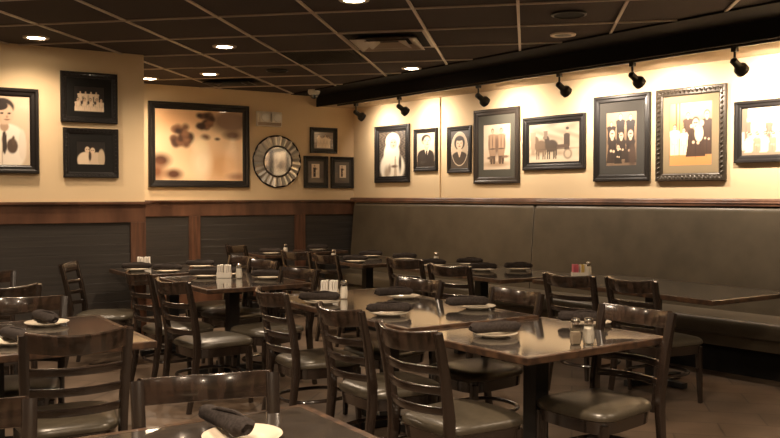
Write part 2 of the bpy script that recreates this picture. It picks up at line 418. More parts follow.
def person(cx, foot, top, wd, body, skin=None, hair=None, seated=False, asp=1.0):
    """a figure in a group photograph: skirt or legs, torso, head with hair, eyes and hands"""
    skin = skin or S(212, 180, 150); hair = hair or S(58, 40, 30)
    H_ = top - foot; hh = H_ * (.29 if seated else .19); sh = tuple(.6 * c for c in body); y1 = top - hh * .98
    return [('t', cx, foot, foot + H_ * .5, wd * (1.15 if seated else .8), wd * .8, body), ('t', cx, foot + H_ * .48, y1 - hh * .3, wd * .75, wd * .95, body), ('e', cx, y1 - hh * .32, wd * .95, hh * .34, body, .15),
            ('e', cx - wd * .5, foot + H_ * .45, wd * .08, H_ * .2, sh, .6), ('e', cx + wd * .55, foot + H_ * .45, wd * .08, H_ * .2, sh, .6), ('e', cx, foot + H_ * .2, wd * .06, H_ * .18, sh, .7),
            ('c', cx, y1, hh * .2, skin, .3, .8),
            ('c', cx, top - hh * .42, hh * .47, hair, .12, .80), ('c', cx, top - hh * .56, hh * .42, skin, .15, .74),
            ('c', cx - wd * .12, top - hh * .50, hh * .07, hair, .5, 1.5), ('c', cx + wd * .12, top - hh * .50, hh * .07, hair, .5, 1.5), ('c', cx, top - hh * .80, hh * .05, S(135, 90, 70), .5, 2),
            ('c', cx - wd * .25, foot + H_ * .36, hh * .13, skin, .3, 1), ('c', cx + wd * .3, foot + H_ * .34, hh * .13, skin, .3, 1)]
def picture(name, W, quad, label, fw, fmat, mt, ops, matw=0, matm=None, win=None, deco=None, cat='framed photograph', group=None, depth=.03, printname='print'):
    (ax, ay), (bx, by), (cx, cy), (dx, dy) = quad       # tl tr br bl
    jog = W is RW and quad[1][0] < 441; P = [W.hit(*q, off=.045 if jog else .03) for q in quad]
    xl = (P[0][0] + P[3][0]) / 2; xr = (P[1][0] + P[2][0]) / 2; zt = (P[0][1] + P[1][1]) / 2; zb = (P[2][1] + P[3][1]) / 2
    w, hgt = xr - xl, zt - zb
    t = thing(name, (0, 0, 0), 0, label, cat, group)
    base = .023 if jog else .001
    t.matrix_world = W.mtx((xl + xr) / 2, base, (zt + zb) / 2)
    # mitred moulding: (inward distance, height)
    prof = [(0, 0), (0, depth * .75), (fw * .12, depth), (fw * .35, depth * .95), (fw * .5, depth * .7), (fw * .8, depth * .62), (fw * .9, depth * .5), (fw, depth * .3), (fw, 0)]
    bm = nb(); rings = []
    for ins, dd in prof:
        a, b = w / 2 - ins, hgt / 2 - ins
        rings.append([bm.verts.new(p) for p in ((-a, -dd, -b), (a, -dd, -b), (a, -dd, b), (-a, -dd, b))])
    for r1, r2 in zip(rings, rings[1:]):
        for k in range(4): bm.faces.new((r1[k], r1[(k + 1) % 4], r2[(k + 1) % 4], r2[k]))
    fo = link('frame', bm, fmat, t)
    if deco:
        bm = nb(); st, rr = deco
        ins = fw * .42; a, b = w / 2 - ins, hgt / 2 - ins
        per = [((-a, b), (a, b)), ((a, b), (a, -b)), ((a, -b), (-a, -b)), ((-a, -b), (-a, b))]
        for (x0_, z0_), (x1_, z1_) in per:
            n = max(3, int(math.hypot(x1_ - x0_, z1_ - z0_) / st))
            for i in range(n):
                f = i / n; q = Matrix.Translation((x0_ + (x1_ - x0_) * f, -depth * .8, z0_ + (z1_ - z0_) * f))
                an = math.atan2(z1_ - z0_, x1_ - x0_)
                bmesh.ops.create_uvsphere(bm, u_segments=6, v_segments=4, radius=1, matrix=q @ Matrix.Rotation(-an - .6, 4, 'Y') @ Matrix.Diagonal((rr * .7, rr * .7, rr * 1.5, 1)))
        link('beading', bm, fmat, fo, True)
    iw, ih = w - 2 * fw, hgt - 2 * fw
    if matw:
        l, r_, tp, bt = matw
        pw, ph = iw * (1 - l - r_), ih * (1 - tp - bt); pcx = iw * (l - r_) / 2; pcz = ih * (bt - tp) / 2
        bm = nb()
        o_ = [(-iw / 2 - .003, -ih / 2 - .003), (iw / 2 + .003, -ih / 2 - .003), (iw / 2 + .003, ih / 2 + .003), (-iw / 2 - .003, ih / 2 + .003)]
        i_ = [(pcx - pw / 2, pcz - ph / 2), (pcx + pw / 2, pcz - ph / 2), (pcx + pw / 2, pcz + ph / 2), (pcx - pw / 2, pcz + ph / 2)]
        for (y0, y1) in ((-depth * .32, -depth * .2),):
            A = [bm.verts.new((x, y0, z)) for x, z in o_]; B = [bm.verts.new((x, y0, z)) for x, z in i_]
            B2 = [bm.verts.new((x, y1, z)) for x, z in i_]; A2 = [bm.verts.new((x, y1, z)) for x, z in o_]
            for k in range(4):
                j = (k + 1) % 4
                bm.faces.new((A[k], A[j], B[j], B[k])); bm.faces.new((B[k], B[j], B2[j], B2[k])); bm.faces.new((A2[k], A2[j], B2[j], B2[k])); bm.faces.new((A[k], A[j], A2[j], A2[k]))
        link('mat_board', bm, matm, t)
        make_print(printname, pw + .002, ph + .002, ops, t, Matrix.Translation((pcx, -depth * .24, pcz)), 96 if W is RW else 64)
    else:
        make_print(printname, iw + .004, ih + .004, ops, t, Matrix.Translation((0, -depth * .28, 0)), 90 if iw > .8 else 56)
    bm = nb(); box(bm, -w / 2 + .004, w / 2 - .004, -depth * .2, 0, -hgt / 2 + .004, hgt / 2 - .004); link('backing_board', bm, M['matblack'], t)
    return t
def q4(x0, y0, x1, y1, x2, y2, x3, y3): return ((x0, y0), (x1, y1), (x2, y2), (x3, y3))
sep = S(188, 160, 128)
# left wall
ops = [('bg', S(206, 184, 156))] + [('e', .50, .20, .42, .34, S(235, 222, 205), .06), ('e', .5, .47, .36, .14, S(235, 222, 205), .1),
  ('e', .54, .33, .045, .17, S(60, 50, 45), .1), ('e', .54, .56, .08, .07, S(170, 140, 115), .15), ('e', .52, .84, .20, .13, S(45, 34, 28), .08), ('e', .54, .74, .17, .155, S(205, 176, 150), .08),
  ('e', .46, .86, .15, .07, S(45, 34, 28), .1), ('e', .50, .75, .03, .015, S(60, 45, 38), .3), ('e', .63, .75, .03, .015, S(60, 45, 38), .3), ('e', .59, .66, .05, .012, S(130, 90, 75), .3), ('e', .59, .70, .018, .02, S(165, 130, 105), .4),
  ('e', .36, .73, .03, .045, S(190, 160, 134), .2), ('e', .68, .28, .10, .11, S(85, 68, 56), .12), ('e', .70, .36, .03, .07, S(95, 76, 62), .2), ('e', .86, .30, .07, .22, S(225, 210, 192), .1), ('e', .5, .18, .008, .18, S(190, 172, 150), .3)]
picture('framed_photograph', LW, q4(-36, 84.5, 39, 89.7, 39, 174.5, -36, 172), 'large framed sepia portrait of a boy in shirt and tie', .075, M['frameb'], None, ops, depth=.045)
def darkgroup(row2):
    o = [('bg', S(28, 23, 20))]
    if row2:
        for i, x in enumerate((.2, .38, .56, .74)): o += person(x, .34, .82, .10, S(215, 190, 160), hair=S(70, 52, 40))
        for x in (.12, .34, .54, .76, .9): o += person(x, .05, .56, .115, S(225, 200, 170), seated=True)
        for x in (.25, .47, .7): o += [('e', x, .38, .04, .07, S(50, 36, 28), .3)]
    else:
        o += [('e', .30, .18, .28, .36, S(222, 200, 172), .08), ('e', .68, .2, .28, .34, S(205, 182, 155), .08), ('e', .86, .28, .12, .4, S(190, 168, 140), .12)]
        o += [('e', .36, .70, .11, .15, S(40, 28, 22), .1), ('e', .37, .64, .085, .14, S(215, 188, 158), .1), ('e', .56, .66, .12, .17, S(45, 32, 25), .1), ('e', .55, .60, .085, .14, S(215, 188, 158), .1),
              ('e', .34, .66, .02, .015, S(50, 36, 30), .3), ('e', .41, .66, .02, .015, S(50, 36, 30), .3), ('e', .52, .62, .02, .015, S(50, 36, 30), .3), ('e', .58, .62, .02, .015, S(50, 36, 30), .3), ('e', .46, .36, .05, .2, S(60, 44, 36), .25)]
    return o
picture('framed_photograph', LW, q4(60.5, 69.7, 117.7, 74.9, 118, 123.6, 61, 121.8), 'beaded black frame with small group photo, upper of two near wall corner', .055, M['frameb'], None, darkgroup(True), (.17, .17, .22, .12), M['matblack'], deco=(.035, .009))
picture('framed_photograph', LW, q4(63.3, 127, 118.8, 129.5, 119, 178.5, 63.8, 177), 'beaded black frame with small photo of an embracing couple, below the group', .055, M['frameb'], None, darkgroup(False), (.17, .17, .20, .20), M['matblack'], deco=(.035, .009))
# back wall: generic warm painting
ops = [('bg', S(255, 226, 184)), ('g', S(226, 170, 118), 5.3, 4.1, .45), ('e', .15, .88, .30, .22, S(240, 190, 140), .8), ('e', .06, .28, .10, .09, S(92, 56, 38), .5), ('e', .20, .09, .09, .07, S(100, 62, 42), .5), ('e', .02, .12, .08, .12, S(140, 92, 62), .7),
       ('e', .86, .86, .24, .17, S(150, 122, 100), .35), ('e', .70, .60, .03, .02, S(90, 60, 44), .5), ('e', .88, .66, .10, .06, S(110, 80, 62), .5), ('e', .56, .62, .05, .04, S(120, 84, 60), .5)]
rnd_ = random.Random(5)
for cx_, cy_, rx_, ry_ in ((.29, .62, .11, .15), (.55, .85, .10, .12)):      # dark mottled cloud clusters
    for k_ in range(26):
        a_ = rnd_.random() * 6.28; r_ = rnd_.random() ** .5
        d_ = rnd_.choice((S(84, 56, 40), S(120, 84, 60), S(66, 44, 32), S(150, 106, 76)))
        ops.append(('e', cx_ + rx_ * r_ * math.cos(a_), cy_ + ry_ * r_ * math.sin(a_), rx_ * .36, ry_ * .30, d_, .5))
ops += [('e', .78, .22, .26, .24, S(222, 172, 122), .6), ('e', .52, .26, .10, .22, S(255, 232, 196), .5), ('e', .50, .50, .08, .10, S(255, 232, 190), .5), ('e', .92, .06, .10, .05, S(160, 112, 76), .6)]
picture('framed_painting', BW, q4(148.3, 100.3, 249, 106.7, 249.4, 187.3, 149, 187.3), 'very large dark framed picture in hazy warm peach and brown tones', .085, M['frameb'], None, ops, cat='painting', depth=.05, printname='canvas')
sm = lambda: [('bg', S(150, 134, 118)), ('g', S(100, 84, 70), 9, 11, .6)]
picture('framed_photograph', BW, q4(310.5, 127, 338, 128.2, 337.6, 153.8, 311, 152.8), 'small framed photo of a bright group, top of the corner trio', .036, M['frameb'], None,
        sm() + [x for i in range(4) for x in person(.25 + .17 * i, .05, .85 - .08 * (i % 2), .12, S(235, 215, 185))], (.08, .08, .1, .1), M['matgrey'])
picture('framed_photograph', BW, q4(304.2, 155.6, 328.5, 156.4, 328.8, 188, 304.6, 188), 'small dark framed photo, lower left of the trio beside the round mirror', .036, M['frameb'], None,
        [('bg', S(92, 82, 74)), ('r', .22, .22, .72, .88, S(226, 206, 180))] + person(.42, .28, .82, .10, S(70, 55, 45)) + person(.56, .28, .68, .08, S(235, 220, 195)) + [('r', .1, .08, .9, .16, S(90, 80, 70))], (.1, .1, .1, .1), M['matgrey'])
picture('framed_photograph', BW, q4(331.3, 156.4, 354, 157.2, 354, 188.3, 331.5, 188.3), 'small dark framed photo, lower right of the trio touching the room corner', .036, M['frameb'], None,
        [('bg', S(96, 86, 76)), ('r', .34, .25, .78, .85, S(222, 202, 176))] + person(.50, .3, .80, .09, S(75, 60, 50)) + person(.62, .3, .66, .08, S(230, 212, 186)) + [('r', .0, .05, .2, .5, S(110, 98, 84))], (.1, .1, .1, .1), M['matgrey'])
# booth wall, from the corner outwards
ops = [('bg', S(112, 98, 84)), ('g', S(40, 34, 30), 41, 33, .9), ('e', .5, .20, .46, .36, S(238, 228, 208), .08), ('e', .48, .50, .30, .28, S(238, 228, 208), .1), ('e', .52, .78, .27, .19, S(240, 230, 210), .1),
       ('e', .54, .74, .14, .12, S(214, 188, 162), .15), ('e', .49, .76, .03, .012, S(90, 66, 52), .3), ('e', .60, .76, .03, .012, S(90, 66, 52), .3), ('e', .55, .68, .04, .012, S(150, 100, 84), .3),
       ('t', .62, .0, .45, .06, .02, S(190, 172, 148)), ('e', .30, .08, .10, .14, S(170, 152, 130), .5), ('e', .58, .22, .12, .03, S(110, 90, 74), .5), ('e', .40, .16, .05, .10, S(150, 132, 112), .5), ('e', .80, .3, .05, .2, S(60, 52, 46), .4)]
picture('framed_photograph', RW, q4(374.4, 127, 409, 123.4, 409, 182.6, 374.4, 182.6), 'dark framed portrait of a bride in white, nearest the room corner', .065, M['frameb'], None, ops, (.04, .04, .03, .03), M['matblack'], depth=.03)
picture('framed_photograph', RW, q4(413.3, 129.5, 436.7, 127.6, 436.7, 171.2, 413.4, 171.2), 'narrow dark framed portrait of a man in a dark suit and tie', .055, M['frameb'], None,
        [('bg', S(205, 186, 160)), ('t', .5, 0, .38, .50, .46, S(44, 36, 31)), ('e', .5, .38, .44, .14, S(44, 36, 31), .08), ('t', .56, .30, .56, .02, .15, S(225, 210, 188)), ('t', .56, .26, .52, .05, .04, S(40, 32, 28)),
         ('e', .55, .58, .12, .10, S(190, 162, 136), .15), ('e', .52, .80, .26, .155, S(46, 34, 28), .08), ('e', .57, .735, .20, .155, S(208, 178, 150), .08), ('e', .47, .77, .04, .012, S(60, 44, 34), .3), ('e', .66, .77, .04, .012, S(60, 44, 34), .3),
         ('e', .60, .71, .03, .03, S(165, 132, 106), .4), ('e', .59, .655, .08, .012, S(130, 84, 68), .3), ('e', .34, .74, .04, .04, S(180, 150, 124), .2)], depth=.028)
picture('framed_photograph', RW, q4(446.4, 127, 470.3, 125.2, 470.3, 172.8, 446.4, 173), 'dark framed oval portrait of a dark haired woman', .055, M['frameb'], None,
        [('bg', S(188, 168, 142)), ('e', .5, .68, .30, .19, S(40, 30, 25), .08), ('t', .5, 0, .30, .55, .46, S(50, 40, 35)), ('e', .5, .32, .42, .13, S(50, 40, 35), .08), ('t', .5, .30, .50, .02, .14, S(212, 186, 160)), ('e', .5, .50, .10, .09, S(205, 178, 150), .15),
         ('e', .5, .65, .19, .145, S(212, 184, 156), .08), ('e', .5, .79, .22, .06, S(40, 30, 25), .1), ('e', .41, .67, .04, .012, S(60, 42, 34), .3), ('e', .59, .67, .04, .012, S(60, 42, 34), .3), ('e', .5, .585, .07, .013, S(130, 76, 62), .3), ('e', .5, .63, .025, .02, S(175, 142, 116), .4),
         ('o', .5, .52, .44, .43, S(200, 186, 164)), ('o', .5, .52, .47, .455, S(58, 50, 44))], depth=.028)
ops = [('bg', S(206, 186, 162)), ('g', S(184, 160, 134), 7, 5, .6), ('e', .5, .12, .42, .06, S(150, 126, 102), .5)]
for x_ in (.34, .66):
    ops += [('t', x_, .16, .50, .11, .13, S(140, 114, 92)), ('t', x_ - .04, .12, .3, .035, .05, S(70, 52, 42)), ('t', x_ + .06, .12, .3, .035, .05, S(70, 52, 42)), ('t', x_, .46, .76, .12, .15, S(150, 122, 98)), ('e', x_, .74, .16, .05, S(150, 122, 98), .2),
            ('e', x_ - .13, .58, .035, .16, S(112, 88, 70), .4), ('e', x_ + .13, .58, .035, .16, S(112, 88, 70), .4), ('e', x_, .6, .015, .14, S(80, 60, 48), .5), ('e', x_, .46, .13, .015, S(70, 52, 42), .4),
            ('c', x_, .86, .055, S(70, 50, 40), .15, .8), ('c', x_, .845, .048, S(190, 158, 130), .15, .75)]
ops += [('e', .24, .26, .10, .03, S(90, 70, 56), .4), ('e', .82, .28, .12, .03, S(110, 88, 70), .4), ('e', .5, .5, .05, .22, S(96, 74, 60), .5)]
picture('framed_photograph', RW, q4(473, 110.3, 518.6, 106.4, 518.4, 183.6, 473, 183.3), 'tall dark framed photo of two standing men inside a wide grey green mat', .075, M['frame'], None, ops, (.14, .12, .15, .12), M['matgreen'], depth=.03)
ops = [('bg', S(196, 178, 152)), ('g', S(140, 122, 102), 13, 9, .8), ('e', .5, .08, .6, .10, S(205, 190, 166), .4), ('e', .85, .3, .16, .2, S(190, 172, 148), .5)]
for x_, c_ in ((.24, S(104, 84, 66)), (.46, S(62, 48, 38))):
    ops += [('e', x_, .42, .13, .16, c_, .12), ('e', x_ - .09, .56, .05, .12, c_, .15), ('e', x_ - .12, .64, .05, .06, c_, .2)]
    for k_ in (-.08, -.04, .05, .09): ops += [('t', x_ + k_, .08, .34, .010, .018, c_)]
ops += [('e', .6, .34, .35, .012, S(70, 54, 44), .5), ('t', .76, .30, .68, .05, .06, S(66, 52, 43)), ('e', .76, .68, .06, .05, S(66, 52, 43), .2), ('c', .77, .80, .055, S(196, 166, 138), .15, .8), ('c', .77, .85, .04, S(60, 46, 38), .2, 1.4),
        ('t', .68, .36, .44, .12, .10, S(84, 66, 54)), ('t', .34, .6, .82, .03, .04, S(120, 100, 82)), ('t', .08, .2, .8, .03, .06, S(150, 130, 108)), ('e', .78, .2, .08, .13, S(96, 78, 64), .2), ('e', .78, .2, .06, .10, S(185, 166, 142), .2)]
picture('framed_photograph', RW, q4(522, 118.3, 584.8, 112.4, 584.6, 168.7, 522, 170.6), 'wide landscape framed photo of dark animals in harness and a seated rider', .065, M['frameb'], None, ops, (.03, .03, .04, .04), M['matblack'], depth=.032)
ops = [('bg', S(122, 98, 76)), ('e', .45, .85, .6, .25, S(164, 136, 106), .6), ('r', 0, 0, 1, .10, S(104, 84, 66))]
for x, b, tp in ((.17, .4, .83), (.47, .4, .97), (.80, .4, .95)): ops += person(x, b, tp, .155, S(40, 31, 26))
for x, b, tp in ((.20, .05, .70), (.50, .12, .64), (.80, .05, .68)): ops += person(x, b, tp, .165, S(48, 37, 31), seated=True)
ops += person(.40, .04, .40, .11, S(34, 27, 23), seated=True) + [('e', .86, .18, .12, .2, S(70, 54, 44), .3)]
picture('framed_photograph', RW, q4(593.3, 97.4, 650.5, 91.5, 648.6, 181.3, 592.8, 181.3), 'tall dark framed sepia photo of people in dark clothes, two rows', .07, M['frameb'], None, ops, (.15, .17, .14, .12), M['matgrey'], depth=.034)
ops = [('bg', S(176, 134, 84)), ('e', .5, .06, .7, .12, S(190, 132, 78), .4), ('e', .6, .9, .5, .2, S(206, 172, 124), .5), ('t', .16, .3, 1, .015, .02, S(120, 84, 52)), ('t', .24, .3, 1, .012, .012, S(130, 92, 58))]
ops += person(.44, .34, .84, .13, S(78, 54, 38)) + person(.88, .17, .86, .15, S(66, 46, 34)) + person(.12, .17, .66, .13, S(226, 206, 174)) + person(.34, .17, .60, .12, S(226, 206, 174)) + person(.62, .14, .76, .20, S(62, 42, 30), seated=True)
ops += [('e', .70, .50, .10, .13, S(222, 200, 168), .1), ('c', .76, .66, .05, S(214, 182, 150), .15, .8), ('c', .52, .62, .03, S(214, 182, 150), .15, .8)]
picture('framed_photograph', RW, q4(656, 90.3, 727.2, 83, 724, 180.8, 654.6, 181.3), 'largest booth wall picture, rope edged bronze frame with golden sepia family photo', .075, M['bronze'], None, ops, (.12, .12, .09, .10), M['mattan'], deco=(.042, .017), depth=.036)
ops = [('bg', S(214, 204, 184)), ('g', S(170, 154, 130), 9, 7, .7), ('r', 0, 0, 1, .1, S(140, 124, 104)), ('t', .05, .5, 1, .06, .05, S(120, 106, 88))]
for i in range(8): ops += person(.10 + .115 * i, .30, .82 - .05 * (i % 2), .065, S(214, 200, 178) if i % 3 else S(120, 104, 88), hair=S(120, 100, 80))
for i in range(7): ops += person(.13 + .125 * i, .06, .50, .07, S(150, 130, 108) if i % 2 else S(210, 196, 172), seated=True)
picture('framed_photograph', RW, q4(733.8, 101.8, 812, 95.2, 812, 159.2, 733.8, 164.8), 'wide black framed pale group photo cut by the right edge of view', .065, M['frameb'], None, ops, 0, None, depth=.038)

# round mirror of bevelled facets
cx, cz = BW.hit(277.7, 161.5, .03); rad = (BW.hit(300, 161, .03)[0] - BW.hit(255.3, 161, .03)[0]) / 2; rz = (BW.hit(277.7, 135.6, .03)[1] - BW.hit(277.7, 188.4, .03)[1]) / 2
rr = (rad + rz) / 2
t = thing('wall_mirror', (0, 0, 0), 0, 'round silver sunburst mirror ringed by slanted mirror panes on back wall', 'mirror'); t.matrix_world = BW.mtx(cx, .001, cz)
N = 24
bm = nb()
for k in range(N):
    a0 = 2 * PI * k / N + .01; a1 = 2 * PI * (k + 1) / N - .01; am = (a0 + a1) / 2; ro = rr * (1.0 if k % 2 else .965); ri = rr * .60
    d0 = .012 + .02 * random.random(); d1 = .012 + .02 * random.random()
    P = [(ri * math.cos(a0), -d0, ri * math.sin(a0)), (ro * math.cos(a0), -d0 * .6, ro * math.sin(a0)), (ro * 1.01 * math.cos(am), -.03, ro * 1.01 * math.sin(am)), (ro * math.cos(a1), -d1 * .6, ro * math.sin(a1)), (ri * math.cos(a1), -d1, ri * math.sin(a1)), (ri * math.cos(am), -.034, ri * math.sin(am))]
    v = [bm.verts.new(p) for p in P]; b = [bm.verts.new((p[0], -.002, p[2])) for p in P]
    bm.faces.new((v[0], v[1], v[2], v[5])); bm.faces.new((v[5], v[2], v[3], v[4]))
    for i in range(6): bm.faces.new((v[i], v[(i + 1) % 6], b[(i + 1) % 6], b[i]))
link('facet_ring', bm, M['mirror2'], t)
bm = nb(); lathe(bm, [(rr * .60, .004), (rr * .60, .030), (rr * .56, .040), (0, .040)], 40, Matrix.Rotation(R(90), 4, 'X')); link('centre_glass', bm, M['mirror'], t)
bm = nb(); tube(bm, [(rr * .61 * math.cos(2 * PI * k / 40), -.038, rr * .61 * math.sin(2 * PI * k / 40)) for k in range(40)], .008, 6, True); link('inner_rim', bm, M['bronze'], t, True)
bm = nb(); tube(bm, [(rr * 1.01 * math.cos(2 * PI * k / 40), -.012, rr * 1.01 * math.sin(2 * PI * k / 40)) for k in range(40)], .011, 6, True); link('outer_rim', bm, M['frameb'], t, True)

# emergency light
a = BW.hit(257, 111, .04); b = BW.hit(281.5, 127, .04); w = b[0] - a[0]; hh = a[1] - b[1]
t = thing('emergency_light', (0, 0, 0), 0, 'white twin head emergency light above the round mirror', 'emergency light'); t.matrix_world = BW.mtx((a[0] + b[0]) / 2, .001, (a[1] + b[1]) / 2)
bm = nb(); box(bm, -w / 2, w / 2, -.05, 0, -hh / 2, hh / 2, .008); link('housing', bm, M['white'], t, True)
for s in (-1, 1):
    bm = nb(); box(bm, s * w * .25 - w * .2, s * w * .25 + w * .2, -.10, -.045, -hh * .22, hh * .38, .01); hd = link('lamp_head', bm, M['white'], t, True)
    bm = nb(); lathe(bm, [(w * .16, 0), (w * .15, .012), (w * .08, .02), (0, .022)], 16, Matrix.Translation((s * w * .25, -.10, hh * .08)) @ Matrix.Rotation(R(90), 4, 'X')); link('lens', bm, M['emlens'], hd, True)
bm = nb(); box(bm, -w / 2 + .01, w / 2 - .01, -.056, -.05, -hh / 2 + .01, -hh / 2 + .05); link('test_strip', bm, M['louver'], t)

# dome camera
p = at(314, 90.5, H - .01)
t = thing('dome_camera', (p.x, p.y, H - .001), 0, 'white ceiling dome security camera beside the end of the black beam', 'security camera')
bm = nb(); lathe(bm, [(.075, 0), (.078, -.03), (.068, -.055), (.055, -.065), (0, -.065)], 24); link('housing', bm, M['white'], t, True)
bm = nb(); lathe(bm, [(.05, -.066), (.048, -.085), (.035, -.105), (.015, -.115), (0, -.117)], 24); link('dome', bm, M['dome'], t, True)

# ------------------------------------------------------------------ ceiling fixtures
WARM = (1, .775, .555)
def spot(loc, target, energy, size, blend=.6, rad=.05, col=WARM):
    l = bpy.data.lights.new('lamp_light', 'SPOT'); l.energy = energy; l.spot_size = R(size); l.spot_blend = blend; l.shadow_soft_size = rad; l.color = col
    o = bpy.data.objects.new('lamp_light', l); C.objects.link(o); o.location = loc
    o.rotation_euler = (Vector(target) - Vector(loc)).to_track_quat('-Z', 'Y').to_euler()
    return o
def can(x, y, label, on=True, group=None, e=98):
    t = thing('recessed_downlight', (x, y, H - .001), 0, label, 'ceiling light', group)
    bm = nb(); lathe(bm, [(.068, -.006), (.085, -.014), (.105, -.010), (.108, 0), (.068, 0)], 28); link('trim_ring', bm, M['tee'], t, True)
    bm = nb(); lathe(bm, [(.070, -.008), (.05, -.012), (0, -.014)], 24); link('lens', bm, M['lens'] if on else M['black'], t, True)
    if on: spot((x, y, H - .04), (x, y, 0), e, 165 if e > 200 else 150, 1, .07)
for (px, py), lb in zip(((36, 37), (224.5, 46), (209.5, 73.5), (149.5, 78), (411.5, 67.8), (354, -1)),
    ('lit round downlight above the boy portrait at far left', 'lit round downlight nearer of two over the back left tables', 'lit round downlight between the ceiling vent and the wall, second from left wall corner',
     'lit round downlight half hidden behind the left wall corner', 'lit round downlight close to the black beam', 'lit round downlight cut by the top edge of view')):
    p = at(px, py, H); can(p.x, p.y, lb, e=175 if (px, py) in ((209.5, 73.5), (224.5, 46)) else 85)
p = at(563, 34.3, H); can(p.x, p.y, 'unlit round recessed light near the black beam', False)
for px, py, r_, lb in ((569, 13.5, .13, 'dark round ceiling speaker beside the unlit light'), (277, 70, .12, 'dark round ceiling speaker between the vents, beyond the lit downlights')):
    p = at(px, py, H); t = thing('ceiling_speaker', (p.x, p.y, H - .001), 0, lb, 'speaker')
    bm = nb(); lathe(bm, [(r_, 0), (r_, -.012), (r_ * .88, -.016), (r_ * .88, -.010)], 28); link('rim', bm, M['black'], t, True)
    bm = nb(); lathe(bm, [(r_ * .88, -.011), (r_ * .5, -.008), (0, -.008)], 28); link('grille', bm, M['blackpaint'], t, True)
# unseen downlights added off-frame as fill light for the room
for (x, y) in ((-1.6, 3.4), (.6, 3.4), (2.9, 3.6), (-.5, 1.1), (2.0, 1.0), (4.6, 2.2), (-3.4, 5.2), (1.6, -1.5), (-1.2, -1.6)):
    can(x, y, 'added unseen round downlight giving fill light over the near tables', True, 'added fill downlights above the near tables', 120 if x > 2.5 else 290)
# diffusers in the grid
def cell(i, j): return gridpt(i, j), gridpt(i + 1, j), gridpt(i + 1, j + 1), gridpt(i, j + 1)
def diffuser(i, j, label, m, pull=0):
    c = list(cell(i, j)); c[2] = c[2].lerp(c[1], pull); c[3] = c[3].lerp(c[0], pull); ctr = sum(c, Vector()) / 4; t = thing('air_diffuser', (ctr.x, ctr.y, H), 0, label, 'air vent')
    bm = nb(); f = .97
    v = [bm.verts.new(((p - ctr) * f + Vector((0, 0, -.004)))) for p in c]; bm.faces.new(v)
    v2 = [bm.verts.new(((p - ctr) * f + Vector((0, 0, -.0105)))) for p in c]; 
    for k in range(4): bm.faces.new((v[k], v[(k + 1) % 4], v2[(k + 1) % 4], v2[k]))
    bm.faces.new(v2[::-1]); link('backing', bm, M['blackpaint'], t)
    def ring(bm, s0, z0, s1, z1):
        A = [bm.verts.new((p - ctr) * s0 + Vector((0, 0, z0))) for p in c]; B = [bm.verts.new((p - ctr) * s1 + Vector((0, 0, z1))) for p in c]
        for k in range(4): bm.faces.new((A[k], A[(k + 1) % 4], B[(k + 1) % 4], B[k]))
    bm = nb(); ring(bm, .97, -.012, .90, -.012); ring(bm, .90, -.012, .90, -.006); ring(bm, .97, -.012, .97, -.004); ring(bm, .97, -.004, .90, -.004); bmesh.ops.remove_doubles(bm, verts=bm.verts[:], dist=1e-5); link('face_frame', bm, m, t)
    for s0, s1 in ((.50, .70), (.22, .42)):
        bm = nb(); ring(bm, s0, -.011, s1, -.046); ring(bm, s1, -.046, s1 + .06, -.050); ring(bm, s1 + .06, -.050, s1 + .06, -.046); ring(bm, s1 + .06, -.046, s0 + .04, -.011); bmesh.ops.remove_doubles(bm, verts=bm.verts[:], dist=1e-5)
        link('louver', bm, m, t)
def cell_of(px, py):
    p = at(px, py, H); best = None
    for i in range(-9, 9):
        for j in range(-12, 8):
            c = cell(i, j); ctr = sum(c, Vector()) / 4; d = (ctr - Vector((p.x, p.y, 0))).length
            if best is None or d < best[0]: best = (d, i, j)
    return best[1:]
diffuser(*cell_of(387, 40), 'square beige louvred air diffuser in the black ceiling, nearest one', M['louver'])
diffuser(*cell_of(240, 84), 'dark square louvred air diffuser in ceiling near the back wall', M['black'], .45)
i, j = cell_of(318, 55); c = cell(i, j); ctr = sum(c, Vector()) / 4
t = thing('air_grille', (ctr.x, ctr.y, H), 0, 'black perforated grille panel in the ceiling beside the beige diffuser', 'air vent')
bm = nb(); v = [bm.verts.new((p - ctr) * .96 + Vector((0, 0, -.006))) for p in c]; bm.faces.new(v)
link('panel', bm, M['black'], t)
bm = nb()
for k in range(1, 24):
    f = k / 24; a = c[0].lerp(c[3], f) - ctr; b = c[1].lerp(c[2], f) - ctr; strip(bm, a * .96, b * .96, .008, -.012, -.006)
for k in range(1, 24):
    f = k / 24; a = c[0].lerp(c[1], f) - ctr; b = c[3].lerp(c[2], f) - ctr; strip(bm, a * .96, b * .96, .008, -.012, -.006)
link('mesh', bm, M['black'], t)

